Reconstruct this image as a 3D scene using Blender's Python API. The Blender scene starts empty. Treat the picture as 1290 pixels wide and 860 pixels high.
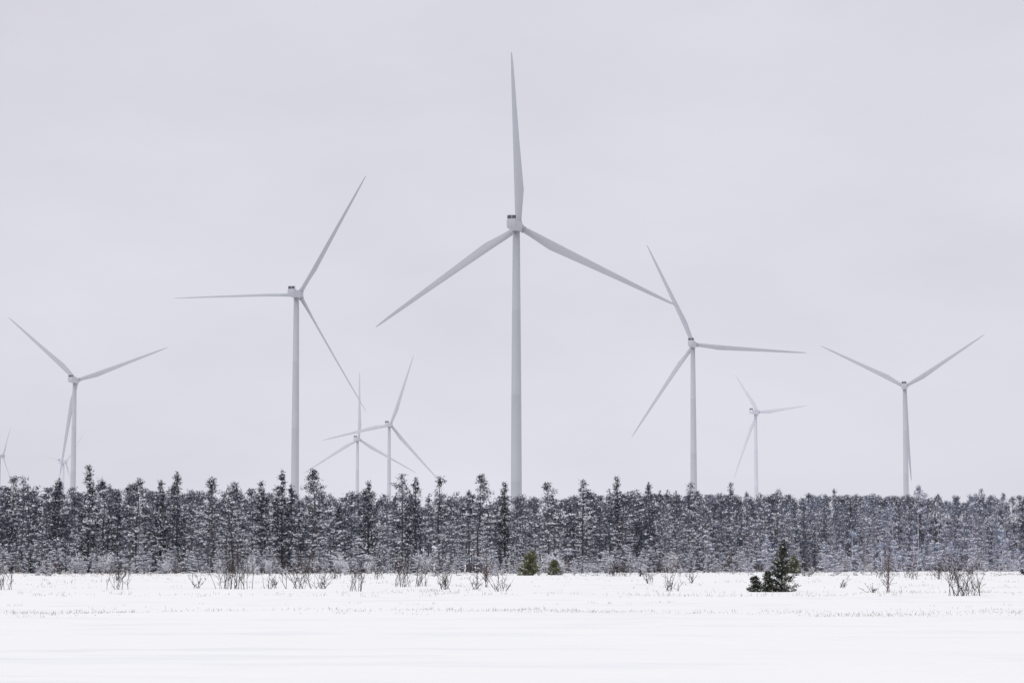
import bpy, math, numpy as np
from mathutils import Matrix, Vector
scene = bpy.context.scene
col = scene.collection
R = math.radians

# ------------------------------------------------------------------ materials
def new_mat(name, c1, c2=None, scale=5.0, rough=0.9, bump=0.0, detail=3.0, objcol=False):
    m = bpy.data.materials.new(name); m.use_nodes = True
    nt = m.node_tree; b = nt.nodes["Principled BSDF"]
    b.inputs["Roughness"].default_value = rough
    b.inputs["Specular IOR Level"].default_value = 0.2
    tc = nt.nodes.new("ShaderNodeTexCoord")
    n = nt.nodes.new("ShaderNodeTexNoise"); n.inputs["Scale"].default_value = scale
    n.inputs["Detail"].default_value = detail
    nt.links.new(tc.outputs["Object"], n.inputs["Vector"])
    r = nt.nodes.new("ShaderNodeValToRGB")
    r.color_ramp.elements[0].position = 0.3; r.color_ramp.elements[1].position = 0.7
    r.color_ramp.elements[0].color = (*c1, 1); r.color_ramp.elements[1].color = (*(c2 or c1), 1)
    nt.links.new(n.outputs["Fac"], r.inputs["Fac"])
    out = r.outputs["Color"]
    if objcol:
        oi = nt.nodes.new("ShaderNodeObjectInfo")
        mx = nt.nodes.new("ShaderNodeMix"); mx.data_type = 'RGBA'; mx.blend_type = 'MULTIPLY'
        mx.inputs[0].default_value = 1
        nt.links.new(out, mx.inputs[6]); nt.links.new(oi.outputs["Color"], mx.inputs[7])
        out = mx.outputs[2]
    nt.links.new(out, b.inputs["Base Color"])
    return m

M_paint = new_mat("turbine_paint", (0.95, 0.95, 0.95), (1, 1, 1), 0.08, 0.5, objcol=True)
M_dark = new_mat("cooler_fins", (0.22, 0.22, 0.26), (0.30, 0.30, 0.34), 1.0, 0.6, objcol=True)
M_bark = new_mat("pine_bark", (0.060, 0.055, 0.062), (0.135, 0.12, 0.125), 3.0, objcol=True)
M_need = new_mat("needles_dark", (0.024, 0.030, 0.042), (0.057, 0.065, 0.083), 1.2, objcol=True)  # bluish cast is air haze mixed into the needle colour
M_need2 = new_mat("needles_frosted", (0.22, 0.23, 0.28), (0.42, 0.43, 0.50), 1.6)
M_snowt = new_mat("branch_snow", (0.86, 0.86, 0.92), (0.97, 0.97, 0.99), 2.0)
M_barkF = new_mat("far_bark_hazed", (0.085, 0.085, 0.10), (0.15, 0.148, 0.168), 3.0)  # back wood copies, lighter and bluer: distance haze mixed into albedo
M_needF = new_mat("far_needles_hazed", (0.075, 0.082, 0.107), (0.135, 0.145, 0.182), .15)
M_need2F = new_mat("far_needles_frosted_hazed", (0.24, 0.25, 0.30), (0.42, 0.43, 0.50), 1.6)
M_snowF = new_mat("far_branch_snow_hazed", (0.68, 0.68, 0.75), (0.88, 0.88, 0.94), 2.0)  # snow dulled toward the sky tone by the same painted haze
M_twig = new_mat("brown_twigs", (0.040, 0.032, 0.032), (0.085, 0.065, 0.060), 2.0)
M_twigred = new_mat("reddish_twigs", (0.11, 0.080, 0.078), (0.19, 0.145, 0.138), 2.0)
M_frost = new_mat("frosted_twigs", (0.30, 0.30, 0.35), (0.66, 0.66, 0.72), 1.5)
M_green = new_mat("spruce_green", (0.022, 0.028, 0.024), (0.060, 0.066, 0.050), 2.5)
M_yellow = new_mat("young_spruce_green", (0.085, 0.095, 0.050), (0.20, 0.20, 0.11), 2.5)
M_grass = new_mat("dry_grass", (0.20, 0.165, 0.14), (0.36, 0.31, 0.26), 3.0)

# ------------------------------------------------------------------ mesh helpers
class QM:
    def __init__(s): s.v=[]; s.q=[]; s.m=[]; s.n=0
    def add(s, v, q, m):
        v=np.asarray(v,float).reshape(-1,3); q=np.asarray(q,int).reshape(-1,4)
        s.v.append(v); s.q.append(q+s.n); s.n+=len(v)
        s.m.append(np.full(len(q), m) if np.isscalar(m) else np.asarray(m))
    def arrays(s): return np.concatenate(s.v), np.concatenate(s.q), np.concatenate(s.m)

def build_mesh(name, v, q, m, mats, smooth=False):
    me = bpy.data.meshes.new(name)
    me.vertices.add(len(v)); me.vertices.foreach_set("co", v.astype(np.float32).ravel())
    me.loops.add(len(q)*4); me.loops.foreach_set("vertex_index", q.astype(np.int32).ravel())
    me.polygons.add(len(q))
    me.polygons.foreach_set("loop_start", np.arange(0, len(q)*4, 4, dtype=np.int32))
    for mt in mats: me.materials.append(mt)
    me.polygons.foreach_set("material_index", m.astype(np.int32))
    if smooth: me.polygons.foreach_set("use_smooth", np.ones(len(q), bool))
    me.update(calc_edges=True); me.validate()
    return me

def tube(qm, pts, radii, sides, mat):
    pts=np.asarray(pts,float); k=len(pts)
    d=np.gradient(pts,axis=0); d/=np.linalg.norm(d,axis=1)[:,None]+1e-9
    ref=np.array([0.3,0.9,0.1]) if abs(d[0][2])>0.7 else np.array([0,0,1.0])
    a=np.cross(d,ref); a/=np.linalg.norm(a,axis=1)[:,None]+1e-9
    b=np.cross(d,a)
    th=np.arange(sides)*2*np.pi/sides
    V=pts[:,None,:]+np.asarray(radii)[:,None,None]*(np.cos(th)[None,:,None]*a[:,None,:]+np.sin(th)[None,:,None]*b[:,None,:])
    q=[]
    for i in range(k-1):
        for j in range(sides):
            q.append((i*sides+j,i*sides+(j+1)%sides,(i+1)*sides+(j+1)%sides,(i+1)*sides+j))
    qm.add(V.reshape(-1,3), q, mat)

def unit(a): return a/(np.linalg.norm(a,axis=1)[:,None]+1e-9)
def leaves(qm, rng, c, axis, L, W, mat):
    n=len(c); axis=unit(axis)
    s=unit(np.cross(axis, rng.normal(size=(n,3))))
    L=np.asarray(L).reshape(-1,1)*np.ones((n,1)); W=np.asarray(W).reshape(-1,1)*np.ones((n,1))
    V=np.stack([c, c+axis*L*.5+s*W*.5, c+axis*L, c+axis*L*.5-s*W*.5],1).reshape(-1,3)
    qm.add(V, np.arange(4*n).reshape(n,4), mat)

def clumps(qm, rng, C, O, S, nn, ns, sz, spread, mixp=(0.86,0.14), ssz=1.35):
    """tufts: dark needles below, clotted snow on top"""
    n=len(C)
    c=np.repeat(C,nn,0)+rng.normal(size=(n*nn,3))*spread*np.array([1.0,1.0,.6])-np.array([0,0,spread*.3])
    ax=rng.normal(size=(n*nn,3))*.8+np.repeat(O,nn,0)*.7+np.array([0,0,.2])
    pf=np.repeat(S,nn)*mixp[1]*2
    mat=(rng.random(n*nn)<pf).astype(int)
    leaves(qm,rng,c,ax,sz*rng.uniform(.7,1.5,n*nn),sz*.34*rng.uniform(.6,1.4,n*nn),mat)
    if ns:
        k=rng.binomial(ns*2,np.clip(S,0,1)*.5)
        idx=np.repeat(np.arange(n),k); m=len(idx)
        c=C[idx]+rng.normal(size=(m,3))*spread*np.array([.6,.6,.22])+np.array([0,0,spread*.5])
        ax=rng.normal(size=(m,3))*np.array([1,1,.55])+O[idx]*.4
        c=c-unit(ax)*sz*ssz*.5
        leaves(qm,rng,c,ax,sz*ssz*rng.uniform(.6,1.4,m),sz*ssz*.62*rng.uniform(.6,1.3,m),2)

# ------------------------------------------------------------------ tree generators
def pine(seed, H, lod=1.0, snow=5, cb=None, Rm=None, blunt=None, snowlow=0.0, bias=.5):
    rng=np.random.default_rng(seed); wood=QM(); crown=QM()
    k=8; t=np.linspace(0,1,k)
    px=np.cumsum(rng.normal(0,.09,k)); py=np.cumsum(rng.normal(0,.09,k)); px[0]=py[0]=0
    P=np.stack([px,py,t*H],1)
    tube(wood,P,(.12*(1-t)+.015)*(H/12)**.7,6,0)
    at=lambda z:np.array([np.interp(z/H,t,px),np.interp(z/H,t,py),z])
    cb=rng.uniform(.20,.50) if cb is None else cb
    Rm=(rng.uniform(1.4,3.1) if Rm is None else Rm)
    blunt=rng.uniform(.35,1.0) if blunt is None else blunt
    lean=rng.uniform(0,6.28); lean2=rng.uniform(0,6.28)
    C=[];O=[];S=[]
    nb=int(H*(1-cb)/.60*(3.4+.5*Rm))
    gaps=[(rng.uniform(.1,.8),rng.uniform(0,6.28)) for _ in range(5)]
    for b in range(nb):
        u=rng.random()**.93
        z=(cb+(1-cb)*u*.96)*H
        prof=min(1,(u*2.8+.5))*(1-u)**blunt
        az=rng.uniform(0,6.28)
        if any(abs(u-gu)<.09 and math.cos(az-ga)>.2 for gu,ga in gaps): continue
        L=Rm*prof*rng.uniform(.4,1.2)*(1+.25*math.cos(az-lean)+.15*math.cos(2*az-lean2+u*4))+.22
        el=R(rng.uniform(2,38)+30*u)
        o=np.array([math.cos(az),math.sin(az),0]); base=at(z)
        s=np.linspace(0,1,4)
        pts=base+o*(s*L*math.cos(el))[:,None]+np.array([0,0,1])*((s*L*math.sin(el))-(s**2)*L*.20)[:,None]
        tube(wood,pts,np.array([.035,.028,.018,.008])*(.4+L*.4),3,0)
        nc=max(2,int(L*3.3*lod))
        p_s=np.clip(bias+snowlow*(1-u)-.25*u,.05,1)
        sn=rng.uniform(.75,1) if rng.random()<p_s else rng.uniform(.0,.3)
        for j in range(nc):
            ss=rng.uniform(.3,1.0)**.7
            p=np.array([np.interp(ss,s,pts[:,a]) for a in range(3)])
            lat=np.array([-o[1],o[0],0])*rng.normal(0,.24)*L*ss*.7
            C.append(p+lat+np.array([0,0,rng.normal(.02,.06)])); O.append(o); S.append(sn)
    for j in range(5):
        C.append(at(H*(.90+.09*j/5))+rng.normal(0,.05,3)); O.append(np.array([0,0,1.0])); S.append(.25)
    for j in range(int(9*lod)):
        if cb<.15: break
        z=rng.uniform(.1,cb)*H; az=rng.uniform(0,6.28); o=np.array([math.cos(az),math.sin(az),-.1]); L=rng.uniform(.4,1.4)
        tube(wood,[at(z),at(z)+o*L*.5,at(z)+o*L],[.022,.016,.006],3,0)
        if rng.random()<.6: C.append(at(z)+o*L); O.append(o); S.append(1.0)
    C=np.array(C);O=np.array(O);S=np.array(S)
    f=1/math.sqrt(lod)
    clumps(crown,rng,C,O,S,int(13*lod**.5),max(2,int(snow*lod**.5)),.21*f,.17*f)
    return wood.arrays(), crown.arrays()

def spruce(seed, H, lod=1.0, snow=3, width=.13, sz=.26, low=.06, dens=3.6, mean=.4, wob=1.0):
    rng=np.random.default_rng(seed); wood=QM(); crown=QM()
    t=np.linspace(0,1,6); P=np.stack([0*t,0*t,t*H],1)
    tube(wood,P,(.012*(1-t)+.0012)*H,6,0)
    Rm=H*width*rng.uniform(.85,1.15)
    C=[];O=[];S=[]
    nw=int(24*max(.6,lod))
    for i in range(nw):
        u=(i+rng.uniform(-.3,.3))/nw; u=min(max(u,0),.99)
        z=(low+(1-low)*u)*H
        prof=(1-u)**.9*min(1,u*5+.6); wl=rng.uniform(1-.4*wob,1+.25*wob)
        for b in range(rng.integers(4,7)):
            az=rng.uniform(0,6.28); L=Rm*prof*wl*rng.uniform(max(.1,1-.5*wob),1+.25*wob)+.012*H
            o=np.array([math.cos(az),math.sin(az),0])
            s=np.linspace(0,1,4)
            pts=np.array([0,0,z])+o*(s*L)[:,None]+np.array([0,0,1])*(-s*L*.35*(1-u)+s**2*L*.25+s*L*.5*u)[:,None]
            tube(wood,pts,np.array([.02,.015,.01,.004])*H/12,3,0)
            nc=max(2,int(L/H*12*dens*lod)); sn=rng.uniform(.6,1) if rng.random()<mean else rng.uniform(0,.25)
            for j in range(nc):
                ss=rng.uniform(.15,1.0)
                p=np.array([np.interp(ss,s,pts[:,a]) for a in range(3)])
                lat=np.array([-o[1],o[0],0])*rng.normal(0,.25)*L*ss
                C.append(p+lat-np.array([0,0,abs(rng.normal(0,.01*H))])); O.append(o*.8+np.array([0,0,-.25])); S.append(sn)
    for j in range(6):
        C.append(np.array([0,0,H*(.90+.095*j/5)])); O.append(np.array([0,0,1.5])); S.append(.1)
    C=np.array(C);O=np.array(O);S=np.array(S)
    clumps(crown,rng,C,O,S,int(11*lod**.5),snow,sz*.85/math.sqrt(lod),sz*.5,(.88,.12))
    return wood.arrays(), crown.arrays()

def ragged(seed, H, Rb, snow=1, leaf=.13, nbr=1.0, power=.8):
    """young open-grown spruce: rising shoots of uneven length, feathery outline"""
    rng=np.random.default_rng(seed); wood=QM(); crown=QM()
    t=np.linspace(0,1,5); tube(wood,np.stack([.05*H*t*t,0*t,t*H],1),(.014*(1-t)+.002)*H,6,0)
    C=[];O=[];S=[]
    for i in range(int((34+18*H)*nbr)):
        u=rng.random()**1.15*.96; z=u*H*.97
        az=rng.uniform(0,6.28); o=np.array([math.cos(az),math.sin(az),0])
        L=Rb*((1-u)**power)*rng.uniform(.45,1.3)+.07
        el=R(rng.uniform(0,32)+25*u); s=np.linspace(0,1,4)
        pts=np.array([.05*H*u*u,0,z])+o*(s*L*math.cos(el))[:,None]+np.array([0,0,1])*(s*L*math.sin(el)-.3*s*(1-s)*L)[:,None]
        tube(wood,pts,np.array([.014,.011,.008,.004]),3,0)
        sn=np.clip(rng.normal(.4,.35),0,1)
        for j in range(max(3,int(L*12))):
            ss=rng.uniform(.1,1.05)
            p=np.array([np.interp(ss,s,pts[:,a]) for a in range(3)])+np.array([-o[1],o[0],0])*rng.normal(0,.13)*L*ss
            C.append(p); O.append(o+np.array([0,0,.4])); S.append(sn)
    for j in range(6): C.append(np.array([.05*H,0,H*(.90+.10*j/5)])); O.append(np.array([0,0,2.0])); S.append(.1)
    clumps(crown,rng,np.array(C),np.array(O),np.array(S),9,snow,leaf,leaf*.36,(.82,.18),1.0)
    return wood.arrays(), crown.arrays()

def twiggy(qm, rng, H, stems, spread, mat, r=.016, subs=6, tips=None, foot=.05):
    for i in range(stems):
        az=rng.uniform(0,6.28); o=np.array([math.cos(az),math.sin(az),0])
        h=H*rng.uniform(.3,1.0); out=spread*H*rng.uniform(-.1,1.1)
        t=np.linspace(0,1,5)
        P=rng.normal(0,foot*H,3)*np.array([1,1,0])+o*(t**1.2*out)[:,None]+np.array([0,0,1])*(h*t)[:,None]
        P=P+np.vstack([np.zeros(3),rng.normal(0,.02*H,(4,3))])
        rr=r*(1-t*.75)*rng.uniform(.6,1.1)
        tube(qm,P,rr,3,mat)
        for j in range(rng.integers(max(1,subs-3),subs+2)):
            s=rng.uniform(.15,.95)
            p=np.array([np.interp(s,t,P[:,a]) for a in range(3)])
            d=rng.normal(0,1,3)*np.array([1,1,.2]); d=d/np.linalg.norm(d)*.6+np.array([0,0,.7])
            L=H*rng.uniform(.10,.34)*(1.1-s*.5)
            e=p+d*L; md=p+d*L*.5+rng.normal(0,.02*H,3)
            tube(qm,[p,md,e],[r*.55,r*.42,r*.25],3,mat)
            if tips is not None:
                for u in (.3,.55,.8,1.0): tips.append(p+(e-p)*u)
            for l in range(2):
                q0=md; d2=d*.6+rng.normal(0,.45,3); e2=q0+d2*L*.5
                tube(qm,[q0,(q0+e2)/2,e2],[r*.38,r*.3,r*.2],3,mat)
                if tips is not None: tips.append(e2)

def frosted(seed,H,amt=1.0):
    rng=np.random.default_rng(seed); qm=QM(); tips=[]
    twiggy(qm,rng,H,12,.42,0,.022,7,tips)
    C=np.array(tips); C=C[rng.random(len(C))<amt]; n=len(C)
    for nn,mt,off in ((2,1,0.0),(3,2,.05)):
        c=np.repeat(C,nn,0)+rng.normal(0,.08,(n*nn,3))+np.array([0,0,off])
        leaves(qm,rng,c,rng.normal(size=(n*nn,3))+np.array([0,0,.3]),.18*rng.uniform(.6,1.4,n*nn),.08*rng.uniform(.6,1.4,n*nn),mt)
    return qm.arrays()
def bare(seed,H,stems,spread,r=.016,subs=6,foot=.05):
    rng=np.random.default_rng(seed); qm=QM(); twiggy(qm,rng,H,stems,spread,0,r,subs,None,foot); return qm.arrays()

# ------------------------------------------------------------------ ground
rg=np.random.default_rng(5)
WV=[(rg.uniform(.0,6.28), 2*np.pi/rg.uniform(25,70), 2*np.pi/rg.uniform(9,24), a) for a in (.022,.020,.018,.015,.015,.012)]
WV+=[(rg.uniform(.0,6.28), 2*np.pi/rg.uniform(3,9), 2*np.pi/rg.uniform(1.8,5), a) for a in (.010,.010,.009,.008,.008)]
def gz(x,y):
    x=np.asarray(x,float);y=np.asarray(y,float);z=0
    for i,(p,kx,ky,a) in enumerate(WV):
        sg=1 if i%2 else -1
        z=z+a*np.sin(sg*kx*x+ky*y+p+.9*np.sin(x*kx*.37+y*.02+p*2))
    yr=78+1.5*np.sin(x*.05)+.8*np.sin(x*.21+1)
    z=z+.10*np.exp(-((y-yr)/1.3)**2)*(.6+.4*np.sin(x*.13+2))
    yr2=122+3*np.sin(x*.04+2)
    z=z+.10*np.exp(-((y-yr2)/2.2)**2)
    return z*np.clip((900-y)/500,0,1)
xs=np.concatenate([np.arange(-90,90.01,.75)]); 
ex=90*1.09**np.arange(1,54); xs=np.concatenate([-ex[::-1],xs,ex])
ys=np.concatenate([-60*1.3**np.arange(18)[::-1], np.arange(-50,20,2.0), np.arange(20,140,.4), np.arange(140,340,1.2), 340*1.03**np.arange(0,112)])
X,Y=np.meshgrid(xs,ys); Z=gz(X,Y)
nx,ny=len(xs),len(ys)
V=np.stack([X.ravel(),Y.ravel(),Z.ravel()],1)
ii=(np.arange(ny-1)[:,None]*nx+np.arange(nx-1)[None,:]).ravel()
Q=np.stack([ii,ii+1,ii+nx+1,ii+nx],1)
ms=bpy.data.materials.new("field_snow"); ms.use_nodes=True
nt=ms.node_tree; b=nt.nodes["Principled BSDF"]; b.inputs["Roughness"].default_value=.85
b.inputs["Specular IOR Level"].default_value=.15
geo=nt.nodes.new("ShaderNodeNewGeometry"); mp=nt.nodes.new("ShaderNodeMapping"); mp.inputs["Scale"].default_value=(.14,.7,1)
nt.links.new(geo.outputs["Position"],mp.inputs["Vector"])
n1=nt.nodes.new("ShaderNodeTexNoise"); n1.inputs["Scale"].default_value=.6; n1.inputs["Detail"].default_value=8; n1.inputs["Roughness"].default_value=.62
nt.links.new(mp.outputs[0],n1.inputs["Vector"])
cr=nt.nodes.new("ShaderNodeValToRGB"); cr.color_ramp.elements[0].position=.32; cr.color_ramp.elements[1].position=.50
cr.color_ramp.elements[0].color=(.83,.84,.86,1); cr.color_ramp.elements[1].color=(.90,.90,.91,1)
nt.links.new(n1.outputs["Fac"],cr.inputs["Fac"]); nt.links.new(cr.outputs["Color"],b.inputs["Base Color"])
n2=nt.nodes.new("ShaderNodeTexNoise"); n2.inputs["Scale"].default_value=1.6; n2.inputs["Detail"].default_value=5
mp2=nt.nodes.new("ShaderNodeMapping"); mp2.inputs["Scale"].default_value=(.35,1,1)
nt.links.new(geo.outputs["Position"],mp2.inputs["Vector"]); nt.links.new(mp2.outputs[0],n2.inputs["Vector"])
bp=nt.nodes.new("ShaderNodeBump"); bp.inputs["Strength"].default_value=.7; bp.inputs["Distance"].default_value=.12
nt.links.new(n2.outputs["Fac"],bp.inputs["Height"]); nt.links.new(bp.outputs["Normal"],b.inputs["Normal"])
g=bpy.data.objects.new("ground", build_mesh("ground",V,Q,np.zeros(len(Q)),[ms],True)); col.objects.link(g)
g["kind"]="structure"; g["label"]="wide flat snow-covered field with soft drifts"; g["category"]="ground"

# ------------------------------------------------------------------ things
def top(o,label,cat,group=None):
    o["label"]=label; o["category"]=cat
    if group: o["group"]=group
def empty(name,loc,rz=0,s=1):
    e=bpy.data.objects.new(name,None); e.location=loc; e.rotation_euler=(0,0,rz); e.scale=(s,s,s) if np.isscalar(s) else s
    e.empty_display_size=.5; col.objects.link(e); return e
def child(name,me,par,mat=None):
    o=bpy.data.objects.new(name,me); o.parent=par
    if mat is not None: o.matrix_local=mat
    col.objects.link(o); return o

# --- wind turbine part meshes
def loft(sections, caps=True):
    k=len(sections); n=len(sections[0]); v=[p for s in sections for p in s]; f=[]
    for i in range(k-1):
        for j in range(n): f.append((i*n+j,i*n+(j+1)%n,(i+1)*n+(j+1)%n,(i+1)*n+j))
    if caps: f.append(tuple(range(n))[::-1]); f.append(tuple((k-1)*n+j for j in range(n)))
    return v,f
def pymesh(name,v,f,mats,smooth=True,mi=None):
    me=bpy.data.meshes.new(name); me.from_pydata([tuple(p) for p in v],[],f)
    for m in mats: me.materials.append(m)
    for i,p in enumerate(me.polygons):
        p.use_smooth=smooth
        if mi: p.material_index=mi[i]
    me.update(); return me

HUB=141.0
secs=[]
for z,r in ((0,2.5),(1.2,2.5),(1.25,2.36),(34,2.28),(34.05,2.31),(34.3,2.31),(34.35,2.27),(70,2.1),(70.05,2.13),(70.3,2.13),(70.35,2.08),(105,1.82),(105.05,1.85),(105.3,1.85),(105.35,1.80),(HUB-2.6,1.5)):
    secs.append([(r*math.cos(a),r*math.sin(a),z) for a in np.linspace(0,2*np.pi,28,endpoint=False)])
me_tower=pymesh("tower",*loft(secs),[M_paint])
secs=[]
for y,w,h,zo in ((-10.2,1.55,1.5,.1),(-10.0,1.9,1.8,.1),(-9.2,2.1,2.0,.05),(-4,2.2,2.15,0),(1.5,2.2,2.2,0),(2.6,2.05,2.05,0),(3.0,1.8,1.8,0)):
    s=[]
    for a in np.linspace(0,2*np.pi,28,endpoint=False):
        c,sn=math.cos(a),math.sin(a); e=.38
        s.append((w*math.copysign(abs(c)**e,c), y, zo+h*math.copysign(abs(sn)**e,sn)))
    secs.append(s)
me_nac=pymesh("nacelle",*loft(secs),[M_paint])
def boxes(bl):
    v=[];f=[];mi=[]
    for (x0,x1,y0,y1,z0,z1,m) in bl:
        n=len(v); v+=[(x0,y0,z0),(x1,y0,z0),(x1,y1,z0),(x0,y1,z0),(x0,y0,z1),(x1,y0,z1),(x1,y1,z1),(x0,y1,z1)]
        f+=[(n,n+3,n+2,n+1),(n+4,n+5,n+6,n+7),(n,n+1,n+5,n+4),(n+1,n+2,n+6,n+5),(n+2,n+3,n+7,n+6),(n+3,n,n+4,n+7)]; mi+=[m]*6
    return v,f,mi
bl=[(-2.0,2.0,-.6,.6,1.9,2.2,0),(-2.0,2.0,-.5,.5,3.55,3.75,0),(-2.0,-1.8,-.5,.5,2.2,3.55,0),(1.8,2.0,-.5,.5,2.2,3.55,0),(-.12,.12,-.42,.42,2.2,3.55,0),
    (-1.8,-.12,-.3,.3,2.2,3.55,1),(.12,1.8,-.3,.3,2.2,3.55,1)]
for i in range(6):
    x=-1.5+i*.6; bl.append((x-.03,x+.03,-.36,-.305,2.25,3.5,1))
bl+=[(-1.2,-1.14,1.0,1.06,2.1,4.9,0),(-1.5,-.84,1.0,1.05,4.9,4.96,0)]
v,f,mi=boxes(bl)
me_cool=pymesh("cooler",v,f,[M_paint,M_dark],False,mi)
secs=[]
for y,r in ((-2.1,1.75),(-1.8,2.05),(0,2.2),(1.2,2.1),(2.2,1.6),(2.9,.8),(3.1,.15)):
    secs.append([(r*math.cos(a),y,r*math.sin(a)) for a in np.linspace(0,2*np.pi,24,endpoint=False)])
v,f=loft(secs)
for k3 in range(3):
    a=k3*2*math.pi/3
    s2=[]
    for rr in (1.2,2.6):
        for t in np.linspace(0,2*np.pi,16,endpoint=False):
            p=Matrix.Rotation(a,3,'Y')@Vector((1.5*math.cos(t),1.5*math.sin(t),rr)); s2.append(tuple(p))
    n0=len(v); v=v+s2
    for j in range(16): f.append((n0+j,n0+(j+1)%16,n0+16+(j+1)%16,n0+16+j))
me_hub=pymesh("hub",v,f,[M_paint])
RB=75.0
def blade_mesh(pitch, slim=1.0):
    secs=[]
    for t in (0.022,.04,.07,.11,.16,.21,.27,.34,.42,.5,.58,.66,.74,.82,.89,.94,.975,.99,1.0):
        chord=np.interp(t,[0,.04,.11,.21,.34,.5,.66,.82,.94,.99,1],[2.6,2.6,3.2,4.0,3.4,2.7,2.1,1.55,1.0,.5,.12])*slim
        thick=np.interp(t,[0,.04,.11,.21,.34,.5,.8,1],[2.6,2.6,2.0,1.3,.85,.58,.3,.04])*slim
        round_=np.interp(t,[0,.04,.2,1],[0,0,1,1])
        tw=R(pitch+np.interp(t,[0,.1,.3,.6,1],[14,14,8,3,0]))
        off=RB*t*math.tan(R(.8))+2.0*t**2.2
        s=[]
        for a in np.linspace(0,2*np.pi,16,endpoint=False):
            c,sn=math.cos(a),math.sin(a)
            xx=c*chord/2; yy=sn*thick/2
            xa=xx+chord*.22*round_; taper=1-round_*.75*max(0,(c+.3)/1.3)
            yy*=taper
            s.append((xa*math.cos(tw)-yy*math.sin(tw), off+xa*math.sin(tw)+yy*math.cos(tw), RB*t))
        secs.append(s)
    return pymesh("blade",*loft(secs),[M_paint])
BL={0:blade_mesh(0),48:blade_mesh(52,.92),25:blade_mesh(25)}

# rotor centre X, distance, hub height, blade length, facing (deg), rotor angle, paint tone with distance haze put in, pitch, label
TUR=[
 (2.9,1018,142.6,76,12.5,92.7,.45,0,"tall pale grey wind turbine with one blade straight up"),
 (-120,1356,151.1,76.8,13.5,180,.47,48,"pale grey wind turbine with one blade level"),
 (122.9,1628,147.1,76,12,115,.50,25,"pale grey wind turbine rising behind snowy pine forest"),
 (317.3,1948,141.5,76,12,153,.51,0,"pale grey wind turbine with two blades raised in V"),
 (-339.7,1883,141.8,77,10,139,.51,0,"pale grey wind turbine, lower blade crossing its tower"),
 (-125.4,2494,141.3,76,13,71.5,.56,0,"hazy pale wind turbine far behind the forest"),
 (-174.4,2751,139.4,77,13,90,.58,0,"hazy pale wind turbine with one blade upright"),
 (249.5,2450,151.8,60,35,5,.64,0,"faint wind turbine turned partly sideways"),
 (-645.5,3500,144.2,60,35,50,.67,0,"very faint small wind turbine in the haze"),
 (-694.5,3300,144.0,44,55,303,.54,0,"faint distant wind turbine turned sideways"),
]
for ti,(x,d,h,bl_,az,ph,tone,pit,lab) in enumerate(TUR):
    a=R(az); bx=x-5.0*math.sin(a); by=d-5.0*math.cos(a)
    gz0=float(gz(bx,by))
    e=empty("wind_turbine",(bx,by,gz0),-a)
    top(e,lab,"wind turbine","wind turbines of the wind farm")
    c=(tone*.95,tone*.98,tone*1.07,1)  # farther turbines coloured paler to stand for haze in the air
    zz=h-gz0-.35
    parts=[]
    parts.append(child("tower",me_tower,e,Matrix.Diagonal((1,1,(zz-2.05)/(HUB-2.6),1))))
    nac=child("nacelle",me_nac,e,Matrix.Translation((0,0,zz))); parts.append(nac)
    parts.append(child("cooler",me_cool,nac,Matrix.Translation((0,-8.4,0))))
    hub=child("hub",me_hub,e,Matrix.Translation((0,5,zz+.35))@Matrix.Rotation(R(1.5),4,'X')@Matrix.Rotation(R(90-ph),4,'Y')); parts.append(hub)
    for k3 in range(3):
        sc=(.92,1.22,.8)[k3] if ti==7 else 1
        parts.append(child("blade",BL[pit],hub,Matrix.Rotation(k3*2*math.pi/3,4,'Y')@Matrix.Diagonal((1,1,sc*bl_/75,1))))
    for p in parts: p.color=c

# --- forest
rng=np.random.default_rng(11)
NM=[M_need,M_need2,M_snowt]
pines=[];spruces=[];young=[]
for i in range(20):
    H=11.5; w,c=pine(100+i,H,1.0,4 if i%3 else 6,snowlow=.45,bias=.45+.25*(i%4==0))
    pines.append((build_mesh("trunk",*w,[M_bark]),build_mesh("crown",*c,NM),H))
for i in range(5):
    H=12.0; w,c=spruce(200+i,H,1.0,2,width=.11+.016*i)
    spruces.append((build_mesh("trunk",*w,[M_bark]),build_mesh("crown",*c,NM),H))
for i in range(10):
    H=5.5; w,c=pine(250+i,H,1.2,10,cb=.02+.04*(i%2),Rm=1.0+.13*i,blunt=.75,snowlow=.3,bias=.8)
    young.append((build_mesh("trunk",*w,[M_bark]),build_mesh("crown",*c,NM),H))
KIND={"pine_tree":pines,"spruce_tree":spruces,"young_pine_tree":young}
def tree(kind,x,y,h,label,group,wid=1.0,tone=1.0):
    L=KIND[kind]; me=L[rng.integers(0,len(L))]
    s=h/me[2]
    e=empty(kind,(x,y,float(gz(x,y))-.05),rng.uniform(0,6.28),(s*wid,s*wid,s))
    k=tone*rng.uniform(.7,1.7)*(1+1.0*np.clip((x-5)/60,0,1))*(1+np.clip((y-340)/60,0,1)*.8)  # random tone; paling to the right and with depth is haze in the colour
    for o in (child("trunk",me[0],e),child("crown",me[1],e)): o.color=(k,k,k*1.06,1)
    top(e,label,"tree",group)
PL="snow-dusted pine tree with bare lower trunk at forest edge"
SL="dark narrow spruce tree standing among snowy pines"
YL="snow-laden young pine with branches down to the ground"
def edge(x): return 325+ 75*np.clip((x-0)/75,0,1)
pxs=np.array([-85,-70,-50,-40,-30,-15,0,10,20,30,45,60,85]); ph_=np.array([12.4,12.5,12.2,12.0,11.8,11.8,11.5,11.5,11.4,11.2,11.0,10.9,10.8])
def slim(xr): return 1-.34*np.clip((xr-5)/50,0,1)
taken=[]
def free(x,y,r):
    for a,b in taken:
        if (a-x)**2+(b-y)**2<r*r: return False
    taken.append((x,y)); return True
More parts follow.
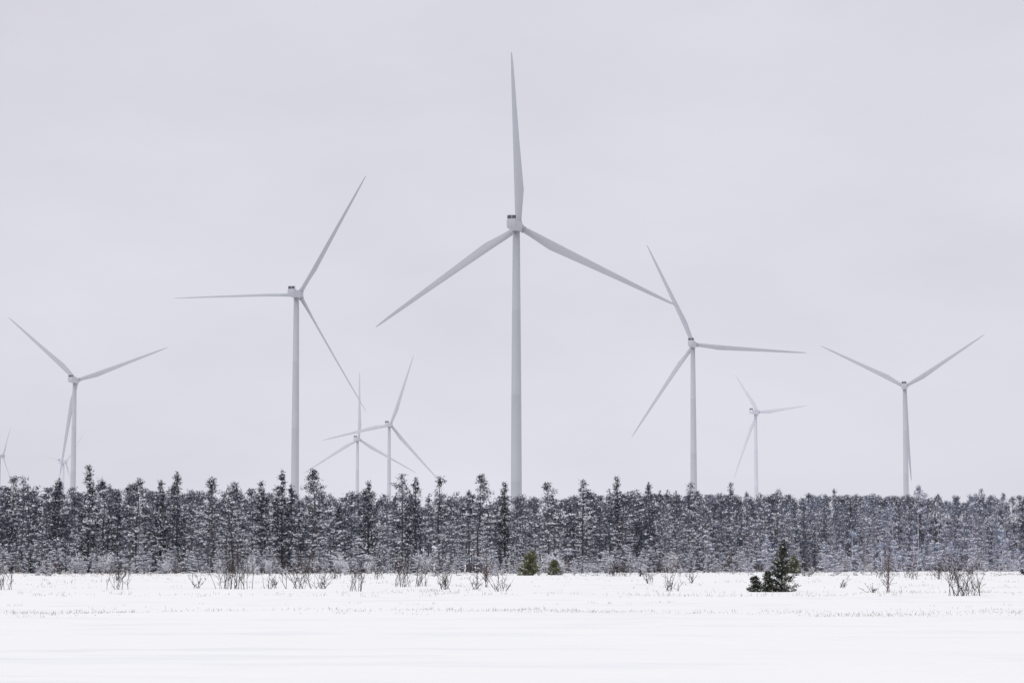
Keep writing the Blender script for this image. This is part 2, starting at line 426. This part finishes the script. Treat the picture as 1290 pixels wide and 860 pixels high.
TALL=[(-67.5,336,13.6,0),(-59,338,15.0,1),(-58,342,13.4,0),(-46.3,335,14.0,1),(-41.5,336,13.5,0),(-38.5,334,12.7,0),(-31.6,333,14.1,1),(-26.8,335,14.4,0),(-27.6,337,13.6,0),
      (-15.1,334,13.9,0),(-13.4,336,13.2,1),(-9.8,333,13.4,0),(-4.9,334,13.7,0),(4.9,335,12.6,0),(9.8,335,13.0,0),(14.5,334,13.2,1),(24.6,336,12.7,0),(30.5,338,12.4,1),
      (37,338,11.7,0),(56.5,338,11.9,0),(66,340,11.7,0),(-73,336,13.0,1),(-35,338,12.8,1),(-52,336,13.2,0),(-20,337,12.8,1),(45,338,11.5,1),(-63,337,13.2,1),(-1,337,12.6,1),(-49,338,12.9,1),(-70,340,13.6,0),(19,337,12.5,1)]
np_=ns_=0
for x,y,h,sp in TALL:
    w_=slim(x); k=(y+ (edge(x)-325))/y; x*=k; h*=k; y*=k
    taken.append((x,y))
    if sp: tree("spruce_tree",x,y,h,SL,"spruce trees in the wood",1.1*w_,.7); ns_+=1
    else: tree("pine_tree",x,y,h,PL,"pine trees in the wood",1.05*w_,.8); np_+=1
tries=0
while np_<240 and tries<14000:
    tries+=1
    xr=rng.uniform(-82,82)
    if rng.random()<.35: xr=rng.uniform(15,82)
    y=edge(xr)+3+42*rng.random()**1.1; x=xr*y/335
    if not free(x,y,1.9*(1 if xr<15 else .8)): continue
    lo=.58 if xr<15 else .80
    h=np.interp(xr,pxs,ph_)*rng.uniform(lo,1.03 if xr<15 else 1.0)*(y/338)
    if y<edge(xr)+8: h*=rng.uniform(.6,.95)
    if rng.random()<.18 and ns_<70:
        tree("spruce_tree",x,y,h*rng.uniform(.8,1.02),SL,"spruce trees in the wood",1.2*slim(xr),.85); ns_+=1
    else:
        tree("pine_tree",x,y,h,PL,"pine trees in the wood",rng.uniform(.8,1.3)*slim(xr)); np_+=1
for i in range(235):
    xr=-81+162*(i+rng.uniform(-2,2))/235
    f=rng.random(); y=edge(xr)-9+19*f; x=xr*y/335
    h=rng.uniform(.9,3.2)+f*rng.uniform(.3,3.8)
    tree("young_pine_tree",x,y,h*(y/335),YL,"young pines along the forest edge",rng.uniform(.95,1.4),1.7)
for i in range(60):
    y=rng.uniform(262,322); x=rng.uniform(-.205,.205)*y
    tree("young_pine_tree",x,y,rng.uniform(.6,2.2),YL,"young pines along the forest edge",rng.uniform(1.1,1.6),1.8)
fb=[build_mesh("frosted_bush",*frosted(300+i,3.0,.7),[M_twig,M_frost,M_snowt]) for i in range(6)]
for i in range(42):
    xr=rng.uniform(-82,82); y=edge(xr)-rng.choice([8,8,45])+10*rng.random(); x=xr*y/335
    h=rng.uniform(1.0,3.2) if y>edge(xr)-10 else rng.uniform(.6,1.4); s=h/3
    o=bpy.data.objects.new("frosted_bush",fb[rng.integers(0,6)]); o.location=(x,y,float(gz(x,y))-.05)
    o.rotation_euler=(0,0,rng.uniform(0,6.28)); o.scale=(s*1.2,s*1.2,s); col.objects.link(o)
    top(o,"frost-covered leafless bush at the forest edge","bush","frosted bushes along the forest edge")
# far wood: one mass
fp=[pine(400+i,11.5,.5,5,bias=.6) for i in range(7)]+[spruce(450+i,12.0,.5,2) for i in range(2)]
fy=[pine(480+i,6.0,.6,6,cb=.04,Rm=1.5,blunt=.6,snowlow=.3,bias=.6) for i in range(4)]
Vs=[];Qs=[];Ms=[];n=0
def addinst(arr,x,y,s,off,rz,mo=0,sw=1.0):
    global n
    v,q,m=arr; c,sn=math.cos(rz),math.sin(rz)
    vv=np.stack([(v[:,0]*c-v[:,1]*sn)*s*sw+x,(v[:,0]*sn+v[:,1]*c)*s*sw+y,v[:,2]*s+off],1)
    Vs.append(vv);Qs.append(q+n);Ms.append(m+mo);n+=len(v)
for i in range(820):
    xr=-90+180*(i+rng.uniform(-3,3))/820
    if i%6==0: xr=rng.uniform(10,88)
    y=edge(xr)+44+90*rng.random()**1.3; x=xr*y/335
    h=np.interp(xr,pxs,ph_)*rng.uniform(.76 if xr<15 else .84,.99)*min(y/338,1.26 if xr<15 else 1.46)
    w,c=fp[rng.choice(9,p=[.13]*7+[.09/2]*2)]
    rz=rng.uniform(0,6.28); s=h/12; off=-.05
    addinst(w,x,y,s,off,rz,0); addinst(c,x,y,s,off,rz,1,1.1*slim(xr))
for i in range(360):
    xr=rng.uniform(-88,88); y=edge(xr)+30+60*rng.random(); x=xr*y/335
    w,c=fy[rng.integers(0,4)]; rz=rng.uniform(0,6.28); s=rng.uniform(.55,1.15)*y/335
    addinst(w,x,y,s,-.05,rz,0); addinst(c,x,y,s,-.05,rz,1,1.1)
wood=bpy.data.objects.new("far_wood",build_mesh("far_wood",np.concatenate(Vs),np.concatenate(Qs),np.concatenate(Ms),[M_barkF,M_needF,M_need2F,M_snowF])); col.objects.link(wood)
wood["kind"]="stuff"; top(wood,"dense snowy pine wood seen as one mass","forest")
# undergrowth
Vs=[];Qs=[];Ms=[];n=0
un=[bare(500+i,3.0,10,.35,.020,7) for i in range(5)]+[frosted(520+i,3.0,.4) for i in range(3)]
for i in range(430):
    xr=rng.uniform(-84,84); y=edge(xr)-20+46*rng.random(); x=xr*y/335
    k=rng.integers(0,8); a=un[k]
    h=rng.uniform(.8,3.2) if y>edge(xr)-4 else rng.uniform(.3,1.1)
    addinst(a,x,y,h/3,float(gz(x,y))-.05,rng.uniform(0,6.28),0,1.2)
ug=bpy.data.objects.new("undergrowth",build_mesh("undergrowth",np.concatenate(Vs),np.concatenate(Qs),np.concatenate(Ms),[M_twigred,M_frost,M_snowt])); col.objects.link(ug)
ug["kind"]="stuff"; top(ug,"brown and frosted twigs under the forest edge","undergrowth")

# --- bare shrubs on the field
SH=[(-30.1,144,2.4,9,.25),(-23.5,144,2.0,7,.35),(-16.3,144,3.3,17,.30),(-17.4,148,1.9,8,.5),(-15.0,150,1.6,6,.6),(-12.4,144,2.6,13,.45),(-11.5,147,1.5,7,.7),(-8.5,133,2.1,7,.3),
 (-7.2,162,3.2,14,.3),(-6.1,165,1.5,7,.5),(-4.0,144,2.0,10,.6),(-2.2,146,1.2,6,.7),(-.57,133,1.4,7,.9),(-19.9,153,1.0,5,.6),(9.96,179,1.3,5,.4),(8.6,133,1.6,6,.5),
 (13.2,179,1.0,5,.5),(18.4,124,.5,6,1.6),(21.8,118,2.7,14,.5),(22.7,120,1.6,8,.6),(20.8,153,.85,5,.5),(-34,210,1.8,7,.4)]
rs=np.random.default_rng(9)
for i in range(6):
    cx=rs.uniform(-.2,.21); cy=rs.uniform(210,300)
    for j in range(rs.integers(2,6)):
        y=cy+rs.normal(0,8); SH.append((cx*cy+rs.normal(0,2.0),y,rs.uniform(.8,2.8),int(rs.integers(4,10)),rs.uniform(.3,.7)))
for i,(x,y,h,st,sp) in enumerate(SH):
    me=build_mesh("bare_shrub",*bare(600+i,h*1.1,st+2,sp,.020*(y/130)**.5,5,rs.uniform(.07,.16)),[M_twig])
    o=bpy.data.objects.new("bare_shrub",me); o.location=(x,y,float(gz(x,y))-.06); col.objects.link(o)
    top(o,"leafless brown shrub poking out of the snow" if h>1.3 else "low sprawling leafless twigs in the snow","shrub","bare shrubs on the snowy field")
for i,(x,y,h) in enumerate([(-1.6,153,3.3),(19.2,124,2.2)]):
    rr=np.random.default_rng(700+i); qm=QM(); twiggy(qm,rr,h,4,.08,0,.026,12,None,.02)
    o=bpy.data.objects.new("birch_sapling",build_mesh("birch_sapling",*qm.arrays(),[M_twigred])); o.location=(x,y,float(gz(x,y))-.04); col.objects.link(o)
    top(o,"thin upright reddish leafless sapling in the snow","sapling")
for i,(x,y,h,w,mt,lab) in enumerate([(14.75,133,2.85,.95,M_green,"young dark green ragged spruce standing on the snow"),(13.9,132.5,1.15,.55,M_green,"small bushy spruce beside a taller one"),
      (13.35,133.5,.85,.45,M_green,"knee-high spruce in the snow"),
      (2.1,282,2.8,1.3,M_yellow,"young yellowish green spruce before the wood"),(5.0,290,1.7,.9,M_yellow,"small snow-dusted spruce before the wood"),
      (37,320,2.1,1.0,M_yellow,"small snow-dusted spruce near forest edge"),(62,290,2.4,1.2,M_need,"small snow-dusted spruce near forest edge")]):
    big=y>200
    wd,c=ragged(810+i,h,w,2 if (not big or i==3) else 5,.12 if not big else .25,1.15 if not big else .8,.95 if i==0 else .75)
    e=empty("spruce_tree",(x,y,float(gz(x,y))-.05)); top(e,lab,"tree")
    child("trunk",build_mesh("trunk",*wd,[M_bark]),e); child("crown",build_mesh("crown",*c,[mt,M_need2 if (big and i!=3) else M_yellow,M_snowt]),e)

# --- dry grass tufts
rr=np.random.default_rng(77); qm=QM()
cs=[]
for y0,sy,ncl,per in ((77.5,1.0,75,9),(90,6,18,6),(120,3,44,7),(150,16,26,7),(210,30,50,8),(290,16,90,9)):
    for i in range(ncl):
        cy=rr.normal(y0,sy); cx=rr.uniform(-.23,.23)*cy
        for j in range(rr.integers(1,per*2)):
            cs.append((cx+rr.normal(0,cy*.016),cy+rr.normal(0,.4),rr.integers(2,6),rr.uniform(.03,.15)*(1 if cy<110 else 1.8 if cy<250 else 2.6)))
for x,y,k,h in cs:
    p=np.stack([x+rr.normal(0,.2,k),y+rr.normal(0,.1,k)],1)
    c=np.column_stack([p,gz(p[:,0],p[:,1])-.02])
    leaves(qm,rr,c,np.column_stack([rr.normal(0,.35,(k,2)),np.ones(k)]),h*rr.uniform(.5,1.3,k),.012*y/80,0)
v,q,m=qm.arrays()
o=bpy.data.objects.new("dry_grass",build_mesh("dry_grass",v,q,m,[M_grass])); col.objects.link(o)
o["kind"]="stuff"; top(o,"sparse dry grass stalks poking through snow","grass")

# ------------------------------------------------------------------ world, sun
w=bpy.data.worlds.new("World"); scene.world=w; w.use_nodes=True
nt=w.node_tree; nt.nodes.clear()
out=nt.nodes.new("ShaderNodeOutputWorld"); mixs=nt.nodes.new("ShaderNodeMixShader"); mixs.inputs[0].default_value=.95
bg1=nt.nodes.new("ShaderNodeBackground"); bg1.inputs[1].default_value=.06
sky=nt.nodes.new("ShaderNodeTexSky"); sky.sky_type='NISHITA'; sky.sun_disc=False; sky.sun_elevation=R(35); sky.sun_rotation=R(230)
nt.links.new(sky.outputs[0],bg1.inputs[0])
bg2=nt.nodes.new("ShaderNodeBackground"); bg2.inputs[1].default_value=1.0
tc=nt.nodes.new("ShaderNodeTexCoord"); sep=nt.nodes.new("ShaderNodeSeparateXYZ"); nt.links.new(tc.outputs["Generated"],sep.inputs[0])
ramp=nt.nodes.new("ShaderNodeValToRGB"); el=ramp.color_ramp.elements
el[0].position=0; el[0].color=(.74,.74,.825,1); el[1].position=1; el[1].color=(1.0,1.0,1.03,1)
e2=el.new(.10); e2.color=(.742,.737,.815,1)
e3=el.new(.24); e3.color=(.73,.72,.79,1)
e4=el.new(.5); e4.color=(.93,.93,.97,1)
nt.links.new(sep.outputs[2],ramp.inputs[0])
mpn=nt.nodes.new("ShaderNodeMapping"); mpn.inputs["Scale"].default_value=(1,1,2.6); nt.links.new(tc.outputs["Generated"],mpn.inputs[0])
nz=nt.nodes.new("ShaderNodeTexNoise"); nz.inputs["Scale"].default_value=5; nz.inputs["Detail"].default_value=6; nz.inputs["Roughness"].default_value=.55
nt.links.new(mpn.outputs[0],nz.inputs["Vector"])
mr=nt.nodes.new("ShaderNodeMapRange"); mr.inputs[1].default_value=.3; mr.inputs[2].default_value=.7; mr.inputs[3].default_value=.94; mr.inputs[4].default_value=1.05
nt.links.new(nz.outputs["Fac"],mr.inputs[0])
vm=nt.nodes.new("ShaderNodeVectorMath"); vm.operation='SCALE'; nt.links.new(ramp.outputs[0],vm.inputs[0]); nt.links.new(mr.outputs[0],vm.inputs["Scale"])
nt.links.new(vm.outputs[0],bg2.inputs[0])
nt.links.new(bg1.outputs[0],mixs.inputs[1]); nt.links.new(bg2.outputs[0],mixs.inputs[2]); nt.links.new(mixs.outputs[0],out.inputs[0])
sl=bpy.data.lights.new("sun","SUN"); sl.energy=.68; sl.angle=R(20); sl.color=(1,.97,.93)
so=bpy.data.objects.new("sun",sl); so.rotation_euler=(R(55),0,R(-50)); so.location=(-40,-30,60); col.objects.link(so)

# ------------------------------------------------------------------ camera
cd=bpy.data.cameras.new("camera"); cd.lens=85; cd.sensor_width=36; cd.clip_end=20000; cd.clip_start=.5
co=bpy.data.objects.new("camera",cd); co.location=(0,0,1.7); co.rotation_euler=(R(90+5.178),0,0); col.objects.link(co)
scene.camera=co
scene.view_settings.view_transform='Standard'; scene.view_settings.look='None'; scene.view_settings.exposure=0
